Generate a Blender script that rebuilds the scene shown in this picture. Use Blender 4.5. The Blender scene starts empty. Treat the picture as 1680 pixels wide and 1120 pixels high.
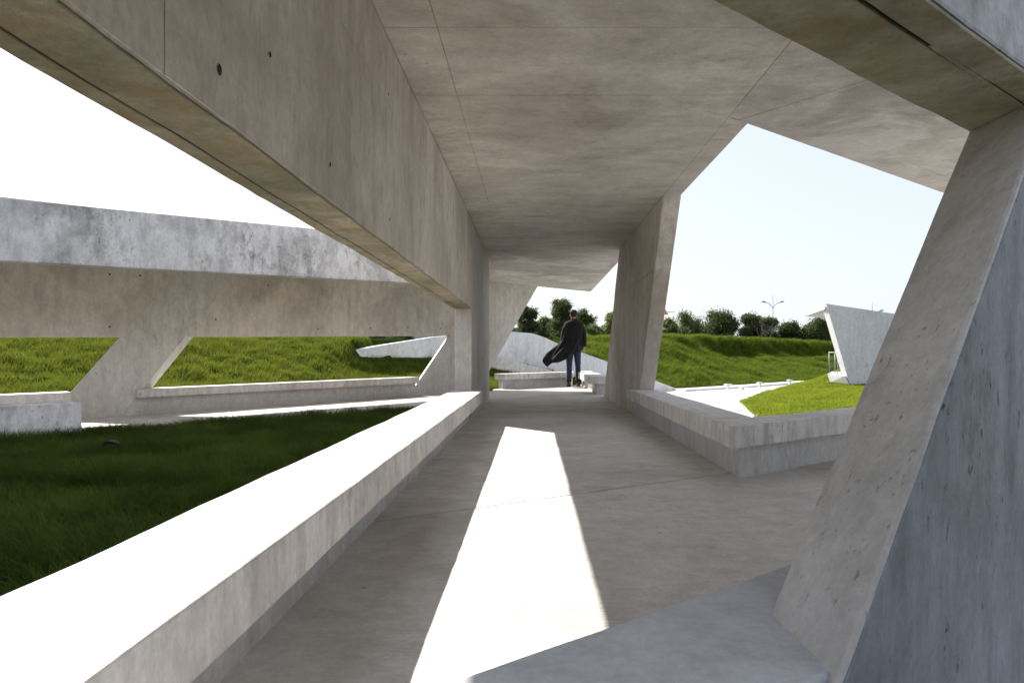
import bpy, bmesh, math, random
import numpy as np
from mathutils import Vector, noise, Matrix
random.seed(7); rng = np.random.default_rng(11)
S = bpy.context.scene
COL = S.collection
R = math.radians

# ------------------------------------------------------------------ camera, sky, sun, exposure
EYE = 0.78; F = 1120.0; VX = 874.0; VY = 580.0
cam_d = bpy.data.cameras.new('camera'); cam = bpy.data.objects.new('camera', cam_d); COL.objects.link(cam)
cam.location = (0, 0, EYE); cam.rotation_euler = (R(90), 0, 0)
cam_d.sensor_width = 36; cam_d.lens = 24.0
cam_d.shift_x = -(VX - 840) / 1680; cam_d.shift_y = (VY - 560) / 1680
cam_d.clip_start = 0.05; cam_d.clip_end = 2000
S.camera = cam
SUN = Vector((-0.862, 1.0, 1.0)).normalized()          # towards the sun
elev = math.asin(SUN.z); az = math.atan2(SUN.x, SUN.y)   # from +Y, clockwise positive
w = bpy.data.worlds.new('World'); S.world = w; w.use_nodes = True
nt = w.node_tree; bg = nt.nodes['Background']
sky = nt.nodes.new('ShaderNodeTexSky'); sky.sky_type = 'NISHITA'; sky.sun_disc = False
sky.sun_elevation = elev; sky.sun_rotation = az
sky.altitude = 0; sky.air_density = 1.0; sky.dust_density = 2.0; sky.ozone_density = 1.0
veil = nt.nodes.new('ShaderNodeMix'); veil.data_type = 'RGBA'; veil.inputs[0].default_value = 0.85      # thin bright overcast veil over the whole sky
veil.inputs[7].default_value = (2.02, 2.12, 2.38, 1)
nt.links.new(sky.outputs[0], veil.inputs[6]); nt.links.new(veil.outputs[2], bg.inputs[0]); bg.inputs[1].default_value = 0.084
sun_d = bpy.data.lights.new('sun', 'SUN'); sun_d.energy = 2.3; sun_d.angle = R(0.53); sun_d.color = (1, 0.95, 0.88)
sun = bpy.data.objects.new('sun', sun_d); COL.objects.link(sun)
sun.rotation_euler = SUN.to_track_quat('Z', 'Y').to_euler()
S.view_settings.view_transform = 'Standard'; S.view_settings.look = 'None'
S.view_settings.exposure = 2.25; S.view_settings.gamma = 1.0; S.view_settings.use_curve_mapping = False
S.render.engine = 'CYCLES'
S.cycles.max_bounces = 10; S.cycles.diffuse_bounces = 6; S.cycles.transparent_max_bounces = 8

# ------------------------------------------------------------------ helpers
def px(x, y, Y): return Vector(((x - VX) / F * Y, Y, EYE - (y - VY) / F * Y))
def tag(o, label=None, cat=None, group=None, kind=None):
    if label: o['label'] = label
    if cat: o['category'] = cat
    if group: o['group'] = group
    if kind: o['kind'] = kind
    return o
def empty(name, loc=(0, 0, 0), rz=0):
    o = bpy.data.objects.new(name, None); COL.objects.link(o); o.location = loc; o.rotation_euler = (0, 0, rz)
    o.empty_display_size = 0.2
    return o
def link(name, me, mat=None, parent=None):
    o = bpy.data.objects.new(name, me); COL.objects.link(o)
    if mat and not me.materials: me.materials.append(mat)
    if parent:
        o.parent = parent
    return o
def from_bm(name, bm, mat=None, parent=None, local=True):
    me = bpy.data.meshes.new(name); bm.to_mesh(me); bm.free()
    return link(name, me, mat, parent)
def copy_tree(o, parent=None):
    c = o.copy(); COL.objects.link(c); c.parent = parent
    for ch in list(o.children): copy_tree(ch, c)
    return c
def prism_bm(pts, vec, bm=None):
    bm = bm or bmesh.new(); vec = Vector(vec)
    a = [bm.verts.new(Vector(p)) for p in pts]; b = [bm.verts.new(Vector(p) + vec) for p in pts]
    fs = [bm.faces.new(a), bm.faces.new(b[::-1])]
    n = len(pts)
    for i in range(n): fs.append(bm.faces.new((a[i], b[i], b[(i + 1) % n], a[(i + 1) % n])))
    bmesh.ops.recalc_face_normals(bm, faces=bm.faces[:])
    return bm
def roughen(bm, bevel, cell, amp, lim=None):
    if bevel:
        es = [e for e in bm.edges if len(e.link_faces) == 2 and e.calc_face_angle(0) > 0.3]
        bmesh.ops.bevel(bm, geom=es, offset=bevel, segments=2, profile=0.6, affect='EDGES', clamp_overlap=True)
    if cell:
        lo = [min(v.co[i] for v in bm.verts) for i in range(3)]; hi = [max(v.co[i] for v in bm.verts) for i in range(3)]
        for i in range(3):
            no = [0, 0, 0]; no[i] = 1
            k = lo[i] + cell
            while k < hi[i] - 0.02:
                if lim is None or i != 1 or k < lim:
                    co = [0, 0, 0]; co[i] = k
                    bmesh.ops.bisect_plane(bm, geom=bm.verts[:] + bm.edges[:] + bm.faces[:], plane_co=co, plane_no=no)
                k += cell
        for v in bm.verts:
            v.co += noise.noise_vector(v.co * 2.3) * amp + noise.noise_vector(v.co * 11) * amp * 0.55
        for f in bm.faces: f.smooth = True
        for e in bm.edges:
            e.smooth = e.calc_face_angle(0) < 0.22 if len(e.link_faces) == 2 else False
    return bm
def block(name, pts, vec, mat, parent=None, bevel=0.006, cell=0, amp=0.002, lim=None):
    return from_bm(name, roughen(prism_bm(pts, vec), bevel, cell, amp, lim), mat, parent)
def clip(poly, nx, ny, c):           # keep nx*x+ny*y <= c
    out = []
    for i in range(len(poly)):
        p, q = poly[i], poly[(i + 1) % len(poly)]
        dp = nx * p[0] + ny * p[1] - c; dq = nx * q[0] + ny * q[1] - c
        if dp <= 0: out.append(p)
        if dp * dq < 0:
            t = dp / (dp - dq); out.append((p[0] + (q[0] - p[0]) * t, p[1] + (q[1] - p[1]) * t))
    return out
def area(p): return 0.5 * abs(sum(p[i][0] * p[(i + 1) % len(p)][1] - p[(i + 1) % len(p)][0] * p[i][1] for i in range(len(p))))
def plan(poly, z): return [Vector((p[0], p[1], z)) for p in poly]
def tube(bm, p0, p1, r0, r1=None, n=8):
    r1 = r0 if r1 is None else r1
    p0, p1 = Vector(p0), Vector(p1); d = (p1 - p0)
    q = d.to_track_quat('Z', 'Y').to_matrix()
    A = []; B = []
    for i in range(n):
        a = 2 * math.pi * i / n; v = q @ Vector((math.cos(a), math.sin(a), 0))
        A.append(bm.verts.new(p0 + v * r0)); B.append(bm.verts.new(p1 + v * r1))
    for i in range(n): bm.faces.new((A[i], A[(i + 1) % n], B[(i + 1) % n], B[i])).smooth = True
    bm.faces.new(A[::-1]); bm.faces.new(B)
    return bm
def box_bm(bm, c, s):
    m = Matrix.Translation(c) @ Matrix.Diagonal((s[0], s[1], s[2], 1))
    bmesh.ops.create_cube(bm, size=1, matrix=m); return bm

# ------------------------------------------------------------------ materials
def mat(name):
    m = bpy.data.materials.new(name); m.use_nodes = True
    return m, m.node_tree, m.node_tree.nodes['Principled BSDF']
def N(t, kind, **kw):
    n = t.nodes.new(kind)
    for k, v in kw.items():
        if k.startswith('i_'):
            n.inputs[k[2:].replace('_', ' ')].default_value = v
        else: setattr(n, k, v)
    return n
def noise_fac(t, co, scale, detail=6, rough=0.6, lo=0.35, hi=0.65, stretch=None, dist=0.0, off=(0, 0, 0)):
    mp = N(t, 'ShaderNodeMapping'); t.links.new(co, mp.inputs[0])
    mp.inputs['Scale'].default_value = stretch or (1, 1, 1); mp.inputs['Location'].default_value = off
    n = N(t, 'ShaderNodeTexNoise'); n.inputs['Scale'].default_value = scale; n.inputs['Detail'].default_value = detail
    n.inputs['Roughness'].default_value = rough; n.inputs['Distortion'].default_value = dist
    t.links.new(mp.outputs[0], n.inputs['Vector'])
    r = N(t, 'ShaderNodeMapRange'); r.inputs['From Min'].default_value = lo; r.inputs['From Max'].default_value = hi
    t.links.new(n.outputs[0], r.inputs[0]); return r.outputs[0]
def mul(t, a, b, op='MULTIPLY'):
    n = N(t, 'ShaderNodeMath'); n.operation = op
    for i, v in enumerate((a, b)):
        if isinstance(v, (int, float)): n.inputs[i].default_value = v
        else: t.links.new(v, n.inputs[i])
    return n.outputs[0]
def mix(t, fac, a, b, mode='MIX'):
    n = N(t, 'ShaderNodeMix'); n.data_type = 'RGBA'; n.blend_type = mode
    for i, v in ((0, fac), (6, a), (7, b)):
        if isinstance(v, (int, float)): n.inputs[i].default_value = v
        elif isinstance(v, tuple): n.inputs[i].default_value = (*v, 1)
        else: t.links.new(v, n.inputs[i])
    return n.outputs[2]
def concrete(name, base, dark, stain=0.5, streak=0.3, st=(5, 5, 0.5), sc=1.0, speck=0.0, pits=0.6, moss=None, mossamt=0.0,
             bump=0.25, ribs=False, off=(0, 0, 0), light=None, lightamt=0.0, cloud=0.7, edge=(0.42, 0.68), blotch=0.55):
    m, t, b = mat(name)
    co = N(t, 'ShaderNodeTexCoord').outputs['Object']
    col = mix(t, mul(t, noise_fac(t, co, cloud * sc, 9, 0.62, edge[0], edge[1], off=off, dist=0.4), stain), base, dark)
    sf = noise_fac(t, co, 1.6 * sc, 8, 0.68, 0.45, 0.8, stretch=st, off=off)
    col = mix(t, mul(t, sf, streak), col, dark)
    bl = noise_fac(t, co, 4.6 * sc, 12, 0.78, 0.50, 0.66, stretch=tuple(0.5 + 0.25 * q_ if q_ < 4 else 1.6 for q_ in st), off=(1.5, 4, 2), dist=0.3)
    bl = mul(t, bl, noise_fac(t, co, 0.9 * sc, 4, 0.6, 0.38, 0.62, off=(8, 1, 6)))
    col = mix(t, mul(t, bl, blotch), col, tuple(q_ * 0.62 for q_ in dark))
    if light:
        lf = noise_fac(t, co, 1.1 * sc, 9, 0.6, 0.52, 0.62, stretch=(1, 1, 1), off=(3, 7, 1), dist=0.8)
        col = mix(t, mul(t, lf, lightamt), col, light)
    if moss:
        mf = noise_fac(t, co, 2.2 * sc, 10, 0.7, 0.42, 0.62, off=(9, 2, 4), dist=0.5)
        col = mix(t, mul(t, mf, mossamt), col, moss)
    if speck:
        k = noise_fac(t, co, 20 * sc, 5, 0.7, 0.60, 0.68, stretch=(1.3, 1.3, 0.7), off=off)
        k2 = noise_fac(t, co, 1.3 * sc, 3, 0.5, 0.42, 0.6, off=(5, 5, 5))
        col = mix(t, mul(t, mul(t, k, k2), speck), col, (0.035, 0.035, 0.038))
    v = N(t, 'ShaderNodeTexVoronoi'); v.inputs['Scale'].default_value = 9; t.links.new(co, v.inputs['Vector'])
    pr = N(t, 'ShaderNodeMapRange'); pr.inputs['From Min'].default_value = 0.10; pr.inputs['From Max'].default_value = 0.06
    t.links.new(v.outputs['Distance'], pr.inputs[0])
    sep = N(t, 'ShaderNodeSeparateColor'); t.links.new(v.outputs['Color'], sep.inputs[0])
    pm = mul(t, sep.outputs[0], 0.86, 'GREATER_THAN')
    pit = mul(t, mul(t, pr.outputs[0], pm), pits)
    col = mix(t, pit, col, (0.09, 0.08, 0.07))
    gr = noise_fac(t, co, 55, 4, 0.7, 0.2, 0.8)
    gm = noise_fac(t, co, 9, 12, 0.82, 0.33, 0.67, stretch=tuple(0.8 + 0.12 * q_ for q_ in st), off=(2, 2, 9))
    gm2 = N(t, 'ShaderNodeMapRange'); gm2.inputs['To Min'].default_value = 0.84; gm2.inputs['To Max'].default_value = 1.19; t.links.new(gm, gm2.inputs[0])
    g2 = N(t, 'ShaderNodeMapRange'); g2.inputs['To Min'].default_value = 0.86; g2.inputs['To Max'].default_value = 1.1; t.links.new(gr, g2.inputs[0])
    mm = N(t, 'ShaderNodeVectorMath'); mm.operation = 'SCALE'; t.links.new(col, mm.inputs[0]); t.links.new(mul(t, g2.outputs[0], gm2.outputs[0]), mm.inputs['Scale'])
    t.links.new(mm.outputs[0], b.inputs['Base Color'])
    rr = N(t, 'ShaderNodeMapRange'); rr.inputs['To Min'].default_value = 0.62; rr.inputs['To Max'].default_value = 0.9
    t.links.new(sf, rr.inputs[0]); t.links.new(rr.outputs[0], b.inputs['Roughness'])
    b.inputs['Specular IOR Level'].default_value = 0.35
    h = mul(t, mul(t, mul(t, gr, 0.25), mul(t, gm, 0.5), 'ADD'), mul(t, sf, 0.4), 'ADD'); h = mul(t, h, pit, 'SUBTRACT')
    if ribs:
        wv = N(t, 'ShaderNodeTexWave'); wv.bands_direction = 'Y'; wv.inputs['Scale'].default_value = 14; wv.inputs['Distortion'].default_value = 1.2
        wv.inputs['Detail'].default_value = 2; wv.inputs['Detail Scale'].default_value = 0.6
        t.links.new(co, wv.inputs['Vector'])
        rk = mul(t, wv.outputs['Fac'], noise_fac(t, co, 0.8, 4, 0.5, 0.40, 0.62))
        h = mul(t, h, mul(t, rk, 0.55), 'ADD')
    bp = N(t, 'ShaderNodeBump'); bp.inputs['Strength'].default_value = bump; bp.inputs['Distance'].default_value = 0.012
    t.links.new(h, bp.inputs['Height']); t.links.new(bp.outputs[0], b.inputs['Normal'])
    return m
M = {}
M['ceiling'] = concrete('ceiling_concrete', (0.68, 0.64, 0.58), (0.32, 0.28, 0.235), 0.75, 0.5, st=(1.0, 3, 3), pits=0.4, light=(0.66, 0.63, 0.58), lightamt=0.4, blotch=0.6)
M['ceiling_lit'] = concrete('lit_ceiling_concrete', (0.62, 0.585, 0.54), (0.32, 0.28, 0.24), 0.75, 0.5, st=(1, 3, 3), pits=0.3, light=(0.72, 0.69, 0.65), lightamt=0.8, blotch=0.6)  # ceiling tone for the brighter-lit zones, extra light put into its colour
M['wall'] = concrete('wall_concrete', (0.72, 0.675, 0.615), (0.40, 0.35, 0.305), 0.65, 0.55, st=(5, 5, 0.6), pits=0.7, edge=(0.44, 0.62), blotch=0.55)
M['wallpale'] = concrete('pale_wall_concrete', (0.66, 0.64, 0.60), (0.40, 0.37, 0.34), 0.55, 0.5, st=(5, 5, 0.5), pits=0.6, speck=0.3, blotch=0.5)
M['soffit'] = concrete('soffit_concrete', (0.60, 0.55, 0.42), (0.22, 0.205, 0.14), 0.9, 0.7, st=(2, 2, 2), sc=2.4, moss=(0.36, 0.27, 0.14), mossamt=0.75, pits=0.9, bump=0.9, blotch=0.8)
M['bench'] = concrete('bench_concrete', (0.68, 0.66, 0.635), (0.33, 0.30, 0.265), 0.5, 0.6, st=(6, 6, 0.7), sc=1.5, pits=0.7, bump=0.3, blotch=0.8, edge=(0.48, 0.66))
M['benchbase'] = concrete('bench_base_concrete', (0.60, 0.585, 0.56), (0.37, 0.35, 0.32), 0.5, 0.55, st=(4, 4, 1), sc=1.5, pits=0.7, speck=0.3, blotch=0.5)
M['floor'] = concrete('floor_concrete', (0.68, 0.66, 0.625), (0.32, 0.28, 0.235), 0.65, 0.30, st=(1.2, 2.6, 1), sc=0.9, pits=0.45, ribs=True, bump=0.4, edge=(0.46, 0.7), blotch=0.4)
M['column'] = concrete('column_concrete', (0.60, 0.58, 0.55), (0.33, 0.31, 0.29), 0.6, 0.4, st=(2, 2, 2), sc=2.0, pits=0.9, speck=0.7, bump=0.6, light=(0.62, 0.60, 0.57), lightamt=0.6, blotch=0.5)
M['column_shade'] = concrete('weathered_shaded_column_concrete', (0.30, 0.308, 0.325), (0.13, 0.136, 0.15), 0.7, 0.7, st=(4, 4, 0.7), sc=1.8, pits=0.8, speck=0.95, bump=0.4, blotch=0.7)  # specks and stains are wear; dark blue-grey base holds the sky-lit shade
M['parapet'] = concrete('weathered_parapet_concrete', (0.70, 0.695, 0.70), (0.20, 0.195, 0.195), 0.65, 0.7, st=(3, 3, 1.0), sc=1.5, pits=0.5, speck=1.0, edge=(0.48, 0.64), blotch=0.9)
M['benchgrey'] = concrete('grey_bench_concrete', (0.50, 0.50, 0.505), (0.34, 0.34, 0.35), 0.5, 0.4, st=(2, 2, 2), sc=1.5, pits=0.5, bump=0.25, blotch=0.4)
M['ramp'] = concrete('ramp_concrete', (0.72, 0.72, 0.72), (0.42, 0.42, 0.43), 0.5, 0.5, st=(3, 3, 0.5), pits=0.3, speck=0.3, edge=(0.48, 0.66))
M['white'] = concrete('white_concrete', (0.68, 0.68, 0.68), (0.50, 0.49, 0.48), 0.4, 0.5, st=(4, 4, 0.4), pits=0.5)
M['plaza'] = concrete('plaza_concrete', (0.60, 0.58, 0.55), (0.46, 0.44, 0.42), 0.4, 0.3, st=(1, 1, 1), pits=0.1)
def plain(name, c, rough=0.7, metal=0, var=0.15, sc=8):
    m, t, b = mat(name); co = N(t, 'ShaderNodeTexCoord').outputs['Object']
    f = noise_fac(t, co, sc, 5, 0.6, 0.3, 0.7)
    t.links.new(mix(t, f, tuple(x * (1 - var) for x in c), tuple(min(1, x * (1 + var)) for x in c)), b.inputs['Base Color'])
    b.inputs['Roughness'].default_value = rough; b.inputs['Metallic'].default_value = metal
    return m
M['dark'] = plain('dark_joint_fill', (0.03, 0.028, 0.025))  # near-black fill for the floor joints and soffit grooves
M['steel'] = plain('galvanised_steel', (0.20, 0.21, 0.22), 0.55, 0.3)
M['teal'] = plain('teal_painted_steel', (0.04, 0.28, 0.27), 0.5)
M['yellow'] = plain('yellow_paint', (0.75, 0.42, 0.03), 0.5)
M['bark'] = plain('bark', (0.10, 0.085, 0.07), 0.95, 0, 0.4)
M['soil'] = plain('lawn_soil', (0.022, 0.036, 0.008), 1.0, 0, 0.3, 3)
M['soil'].node_tree.nodes['Principled BSDF'].inputs['Specular IOR Level'].default_value = 0.0
M['skin'] = plain('skin', (0.48, 0.28, 0.20), 0.55, 0, 0.05)
M['hair'] = plain('dark_brown_hair', (0.018, 0.010, 0.007), 0.8, 0, 0.4, 60)
M['coat'] = plain('black_coat_cloth', (0.006, 0.005, 0.0055), 1.0, 0, 0.3, 30)
M['jeans'] = plain('blue_denim', (0.012, 0.026, 0.060), 0.85, 0, 0.3, 40)
M['boot'] = plain('brown_leather', (0.10, 0.035, 0.015), 0.5, 0, 0.3, 20)
M['facade'] = plain('pale_facade_panels', (0.50, 0.56, 0.64), 0.6, 0, 0.08, 1)
M['darkfacade'] = plain('dark_window_glass', (0.05, 0.06, 0.08), 0.3)
M['tie'] = plain('tie_hole_painted_shade', (0.045, 0.035, 0.025), 0.9)  # near-black caps stand in for the shade inside the holes
def leafmat(name, c1, c2, trans=0.45, sc=1.2, tip=None):
    m, t, b = mat(name); co = N(t, 'ShaderNodeTexCoord').outputs['Object']
    f = noise_fac(t, co, sc, 6, 0.7, 0.3, 0.7)
    f2 = noise_fac(t, co, sc * 9, 3, 0.6, 0.25, 0.75)
    col = mix(t, mul(t, mul(t, f, 0.6), mul(t, f2, 0.4), 'ADD'), c1, c2)
    t.links.new(col, b.inputs['Base Color']); b.inputs['Roughness'].default_value = 0.8; b.inputs['Specular IOR Level'].default_value = 0.02
    tr = N(t, 'ShaderNodeBsdfTranslucent'); t.links.new(col, tr.inputs[0])
    ms = N(t, 'ShaderNodeMixShader'); ms.inputs[0].default_value = trans
    out = t.nodes['Material Output']
    t.links.new(b.outputs[0], ms.inputs[1]); t.links.new(tr.outputs[0], ms.inputs[2]); t.links.new(ms.outputs[0], out.inputs[0])
    return m
M['grass'] = leafmat('lawn_grass', (0.045, 0.062, 0.008), (0.185, 0.225, 0.030), 0.5, 3.0)
M['bankgrass'] = leafmat('embankment_grass', (0.042, 0.066, 0.008), (0.180, 0.235, 0.030), 0.5, 2.5)
M['moundgrass'] = leafmat('mown_lawn_grass', (0.15, 0.195, 0.018), (0.27, 0.33, 0.035), 0.5, 1.5)
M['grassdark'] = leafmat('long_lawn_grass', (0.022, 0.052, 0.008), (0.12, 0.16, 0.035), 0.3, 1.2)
M['leaf'] = leafmat('tree_leaves', (0.045, 0.065, 0.028), (0.15, 0.175, 0.07), 0.4, 1.0)
M['leaf2'] = leafmat('pale_tree_leaves', (0.08, 0.11, 0.045), (0.22, 0.25, 0.10), 0.45, 1.0)

# ------------------------------------------------------------------ plan geometry of the pavilion
D = Vector((0.785, 0.6195)).normalized(); NN = Vector((-D.y, D.x))        # right hand branch
E2 = Vector((0.7017, 0.7124)).normalized(); MM = Vector((-E2.y, E2.x))    # left hand wing
PF = MM.dot(Vector((0.114, 15.94))); PN = PF - 2.32                       # inner face of far wall, outer face of near fascia
def br(t, n, z=0): p = D * t + NN * n; return Vector((p.x, p.y, z))
def wg(a, m, z=0): p = E2 * a + MM * m; return Vector((p.x, p.y, z))
def wgpx(x, m):              # plan point on line m=const seen at picture column x
    k = (x - VX) / F; Y = m / (MM.x * k + MM.y); return Vector((k * Y, Y))
def wgpt(x, y, m):
    p = wgpx(x, m); return px(x, y, p.y)
CZ = 2.35; BZ = 1.318; XI = -0.718; XO = -0.92; Y1 = 8.04; Y2 = 11.3
BIG = [(-60, -60), (60, -60), (60, 60), (-60, 60)]

# ---- ground and floors
def grid_mesh(name, xs, ys, fn, mat_, keep=None):
    vs = []; idx = {}; fs = []
    for i, x in enumerate(xs):
        for j, y in enumerate(ys):
            z = fn(x, y)
            idx[i, j] = len(vs); vs.append((x, y, z))
    for i in range(len(xs) - 1):
        for j in range(len(ys) - 1):
            cx = (xs[i] + xs[i + 1]) / 2; cy = (ys[j] + ys[j + 1]) / 2
            if keep is None or keep(cx, cy): fs.append((idx[i, j], idx[i + 1, j], idx[i + 1, j + 1], idx[i, j + 1]))
    me = bpy.data.meshes.new(name); me.from_pydata(vs, [], fs); me.polygons.foreach_set('use_smooth', [True] * len(fs)); me.update()
    return link(name, me, mat_)
def sm(a, b, x):
    t = min(1, max(0, (x - a) / (b - a))); return t * t * (3 - 2 * t)
g = grid_mesh('ground', [-900, -300, -100, -40, 0, 40, 100, 300, 900], [-300, -60, -20, 10, 33, 50, 120, 300, 900],
              lambda x, y: -0.95 + 1.5 * sm(33, 50, y), M['soil'])
tag(g, 'dark green ground running out to the horizon', None, None, 'structure')

fl = [(-0.86, -1.2), (4.6, -1.2), (9, 3)]
walk_poly = [(-0.86, -0.6), (0.2, -0.35), tuple(br(7, 0.40).xy), tuple(br(7, 2.70).xy), (1.42, (2.70 + 0.6195 * 1.42) / 0.785), (1.42, 17.3), (0.1, 16.05), (-0.86, 15.05)]
base = block('walkway', plan(walk_poly, -0.9), (0, 0, 0.894 - 0.012), M['dark'], bevel=0)
tag(base, 'concrete base under the pavilion walkway', None, None, 'structure')
jd = Vector((1.85, 1.19)).normalized(); jn = Vector((-jd.y, jd.x)); jc = jn.dot(Vector((-0.55, 3.29)))
cuts = [-1e3, jc - 3.4, jc, jc + 4.6, jc + 9.2, 1e3]
for a, b_ in zip(cuts[:-1], cuts[1:]):
    # walkway outline is not convex: clip main and branch parts separately
    main = [(-0.86, -0.6), (1.42, -0.6), (1.42, 17.3), (0.1, 16.05), (-0.86, 15.05)]
    brp = [(1.42, 0.6), tuple(br(7, 0.40).xy), tuple(br(7, 2.70).xy), (1.42, (2.70 + 0.6195 * 1.42) / 0.785)]
    for reg in (main, brp):
        p = clip(reg, jn.x, jn.y, b_ - 0.007); p = clip(p, -jn.x, -jn.y, -(a + 0.007)) if p else p
        if reg is main and p: p = clip(p, NN.x * -1, NN.y * -1, -0.40)
        if len(p) > 2 and area(p) > 0.02:
            block('floor_slab', plan(p, -0.030), (0, 0, 0.030), M['floor'], base, bevel=0.002)

# ---- wing floor (left)
def lv(Y): return 15.5 - Y
def wing_strip(m0, m1, a0, a1, fz, n=30):
    return [(a0 + (a1 - a0) * i / n) for i in range(n + 1)]
A0, A1 = -14.0, 9.75   # along the wing
def slab_wing(name, m0, m1, zb, zt, matn, a0=A0, a1=A1, parent=None, n=24, tp=None, bevel=0.006, a1m=None):
    """long block following the wing: zb, zt are functions of Y"""
    bm = bmesh.new(); rings = []
    for i in range(n + 1):
        a = a0 + (a1 - a0) * i / n; am = a if a1m is None else a0 + (a1m - a0) * i / n
        p0, p1 = wg(a, m0), wg(am, m1)
        yr = wg(a, PF).y
        rings.append([bm.verts.new((p0.x, p0.y, zb(yr))), bm.verts.new((p1.x, p1.y, zb(yr))), bm.verts.new((p1.x, p1.y, zt(yr))), bm.verts.new((p0.x, p0.y, zt(yr)))])
    for r, q in zip(rings[:-1], rings[1:]):
        for k in range(4): bm.faces.new((r[k], r[(k + 1) % 4], q[(k + 1) % 4], q[k]))
    bm.faces.new(rings[0]); bm.faces.new(rings[-1][::-1])
    bmesh.ops.recalc_face_normals(bm, faces=bm.faces[:])
    if bevel:
        es = [e for e in bm.edges if e.calc_face_angle(0) > 0.5]
        bmesh.ops.bevel(bm, geom=es, offset=bevel, segments=2, affect='EDGES')
    return from_bm(name, bm, matn, parent)
wfz = lambda Y: -0.02 * lv(Y) - 0.004
o = slab_wing('wing_floor', PN + 0.15, PF + 0.1, lambda Y: -0.9, wfz, M['floor'], bevel=0)
tag(o, 'pale concrete floor of the far wing beyond the lawn', None, None, 'structure')

# ------------------------------------------------------------------ main pavilion
pav = tag(empty('concrete_pavilion'), 'grey board-marked concrete pavilion roofing the walkway, with deep edge beams and leaning columns', 'pavilion')
# roof slab
roof = [(XO, -0.171), tuple(br(7, 0.436).xy), tuple(br(7, 2.755).xy), (1.47, (2.755 + 0.6195 * 1.47) / 0.785), (1.47, 17.3), (0.114, 15.94), (XO, 14.89)]
rs = block('roof_slab', plan(roof, CZ + 0.010), (0, 0, 0.30), M['ceiling'], pav, bevel=0.004)
def panel_cell(poly, name, z0, z1, matn, parent, gap=0.0014):
    c = Vector((sum(p[0] for p in poly) / len(poly), sum(p[1] for p in poly) / len(poly)))
    q = []
    for p in poly:
        v = Vector(p[:2]); d = c - v; q.append(tuple(v + d.normalized() * gap * 1.4))
    return block(name, plan(q, z0), (0, 0, z1 - z0), matn, parent, bevel=0.0015)
rows = [-0.15 + 0.86 * k for k in range(0, 22)]
k = 0
for a, b_ in zip(rows[:-1], rows[1:]):
    for c0, c1 in ((XI, -0.46), (-0.46, 1.30), (1.30, 1.468)):
        p = clip(clip(clip(clip(BIG, 0, -1, -a), 0, 1, b_), -1, 0, -c0), 1, 0, c1)
        p = clip(p, -NN.x, -NN.y, -0.637)
        if p: p = clip(p, MM.x, MM.y, PF)
        if c0 == 1.30 and p: p = clip(p, -NN.x, -NN.y, -2.753)
        if p and c0 == 1.30: p = clip(p, 1, -0.0, 1.468)
        if len(p) > 2 and area(p) > 0.03:
            k += 1
            panel_cell(p, 'ceiling_panel', CZ + random.uniform(-0.0015, 0.0015), CZ + 0.0098, M['ceiling_lit'] if a > 10.5 else M['ceiling'], rs)  # far panels take the lit tone
# strip between X=1.3 and the branch
for n0, n1 in ((0.637, 2.49), (2.49, 2.753)):
    for t0 in [1.0 + 0.98 * i for i in range(0, 7)]:
        p = [tuple(br(t0, n0).xy), tuple(br(t0 + 0.98, n0).xy), tuple(br(t0 + 0.98, n1).xy), tuple(br(t0, n1).xy)]
        p = clip(p, -1, 0, -1.302)
        if len(p) > 2 and area(p) > 0.02:
            panel_cell(p, 'ceiling_panel', CZ + random.uniform(-0.001, 0.002), CZ + 0.0098, M['ceiling_lit'], rs)
# left edge beam with its wall panel going down to the floor
el = [(-0.171, BZ), (Y1, BZ), (Y1, -0.1), (Y2, -0.1), (Y2, CZ + 0.008), (-0.171, CZ + 0.008)]
lw = block('edge_beam', [Vector((XI - 0.004, y, z)) for y, z in el], (XO - XI + 0.008, 0, 0), M['wall'], pav, bevel=0.007, cell=0.07, amp=0.0035)
# soffit facing (stained) as a thin separate strip of mortar with a drip groove
def soff(name, quad, z, parent, th=0.006):
    return block(name, plan(quad, z - th), (0, 0, th - 0.001), M['soffit'], parent, bevel=0.003, cell=0.07, amp=0.0035)
gx = -0.865
soff('soffit', [(XI - 0.001, -0.1), (XI - 0.001, Y1 - 0.01), (gx + 0.005, Y1 - 0.01), (gx + 0.005, -0.1)], BZ - 0.002, lw, 0.008)
soff('soffit', [(gx - 0.005, -0.1), (gx - 0.005, Y1 - 0.01), (XO + 0.001, Y1 - 0.01), (XO + 0.001, -0.1)], BZ - 0.002, lw, 0.008)
block('drip_groove', plan([(gx + 0.006, 0.2), (gx + 0.006, Y1 - 0.08), (gx - 0.006, Y1 - 0.08), (gx - 0.006, 0.2)], BZ - 0.0055), (0, 0, 0.003), M['dark'], lw, bevel=0)  # near-black strip lying in the bottom of the groove
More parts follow.
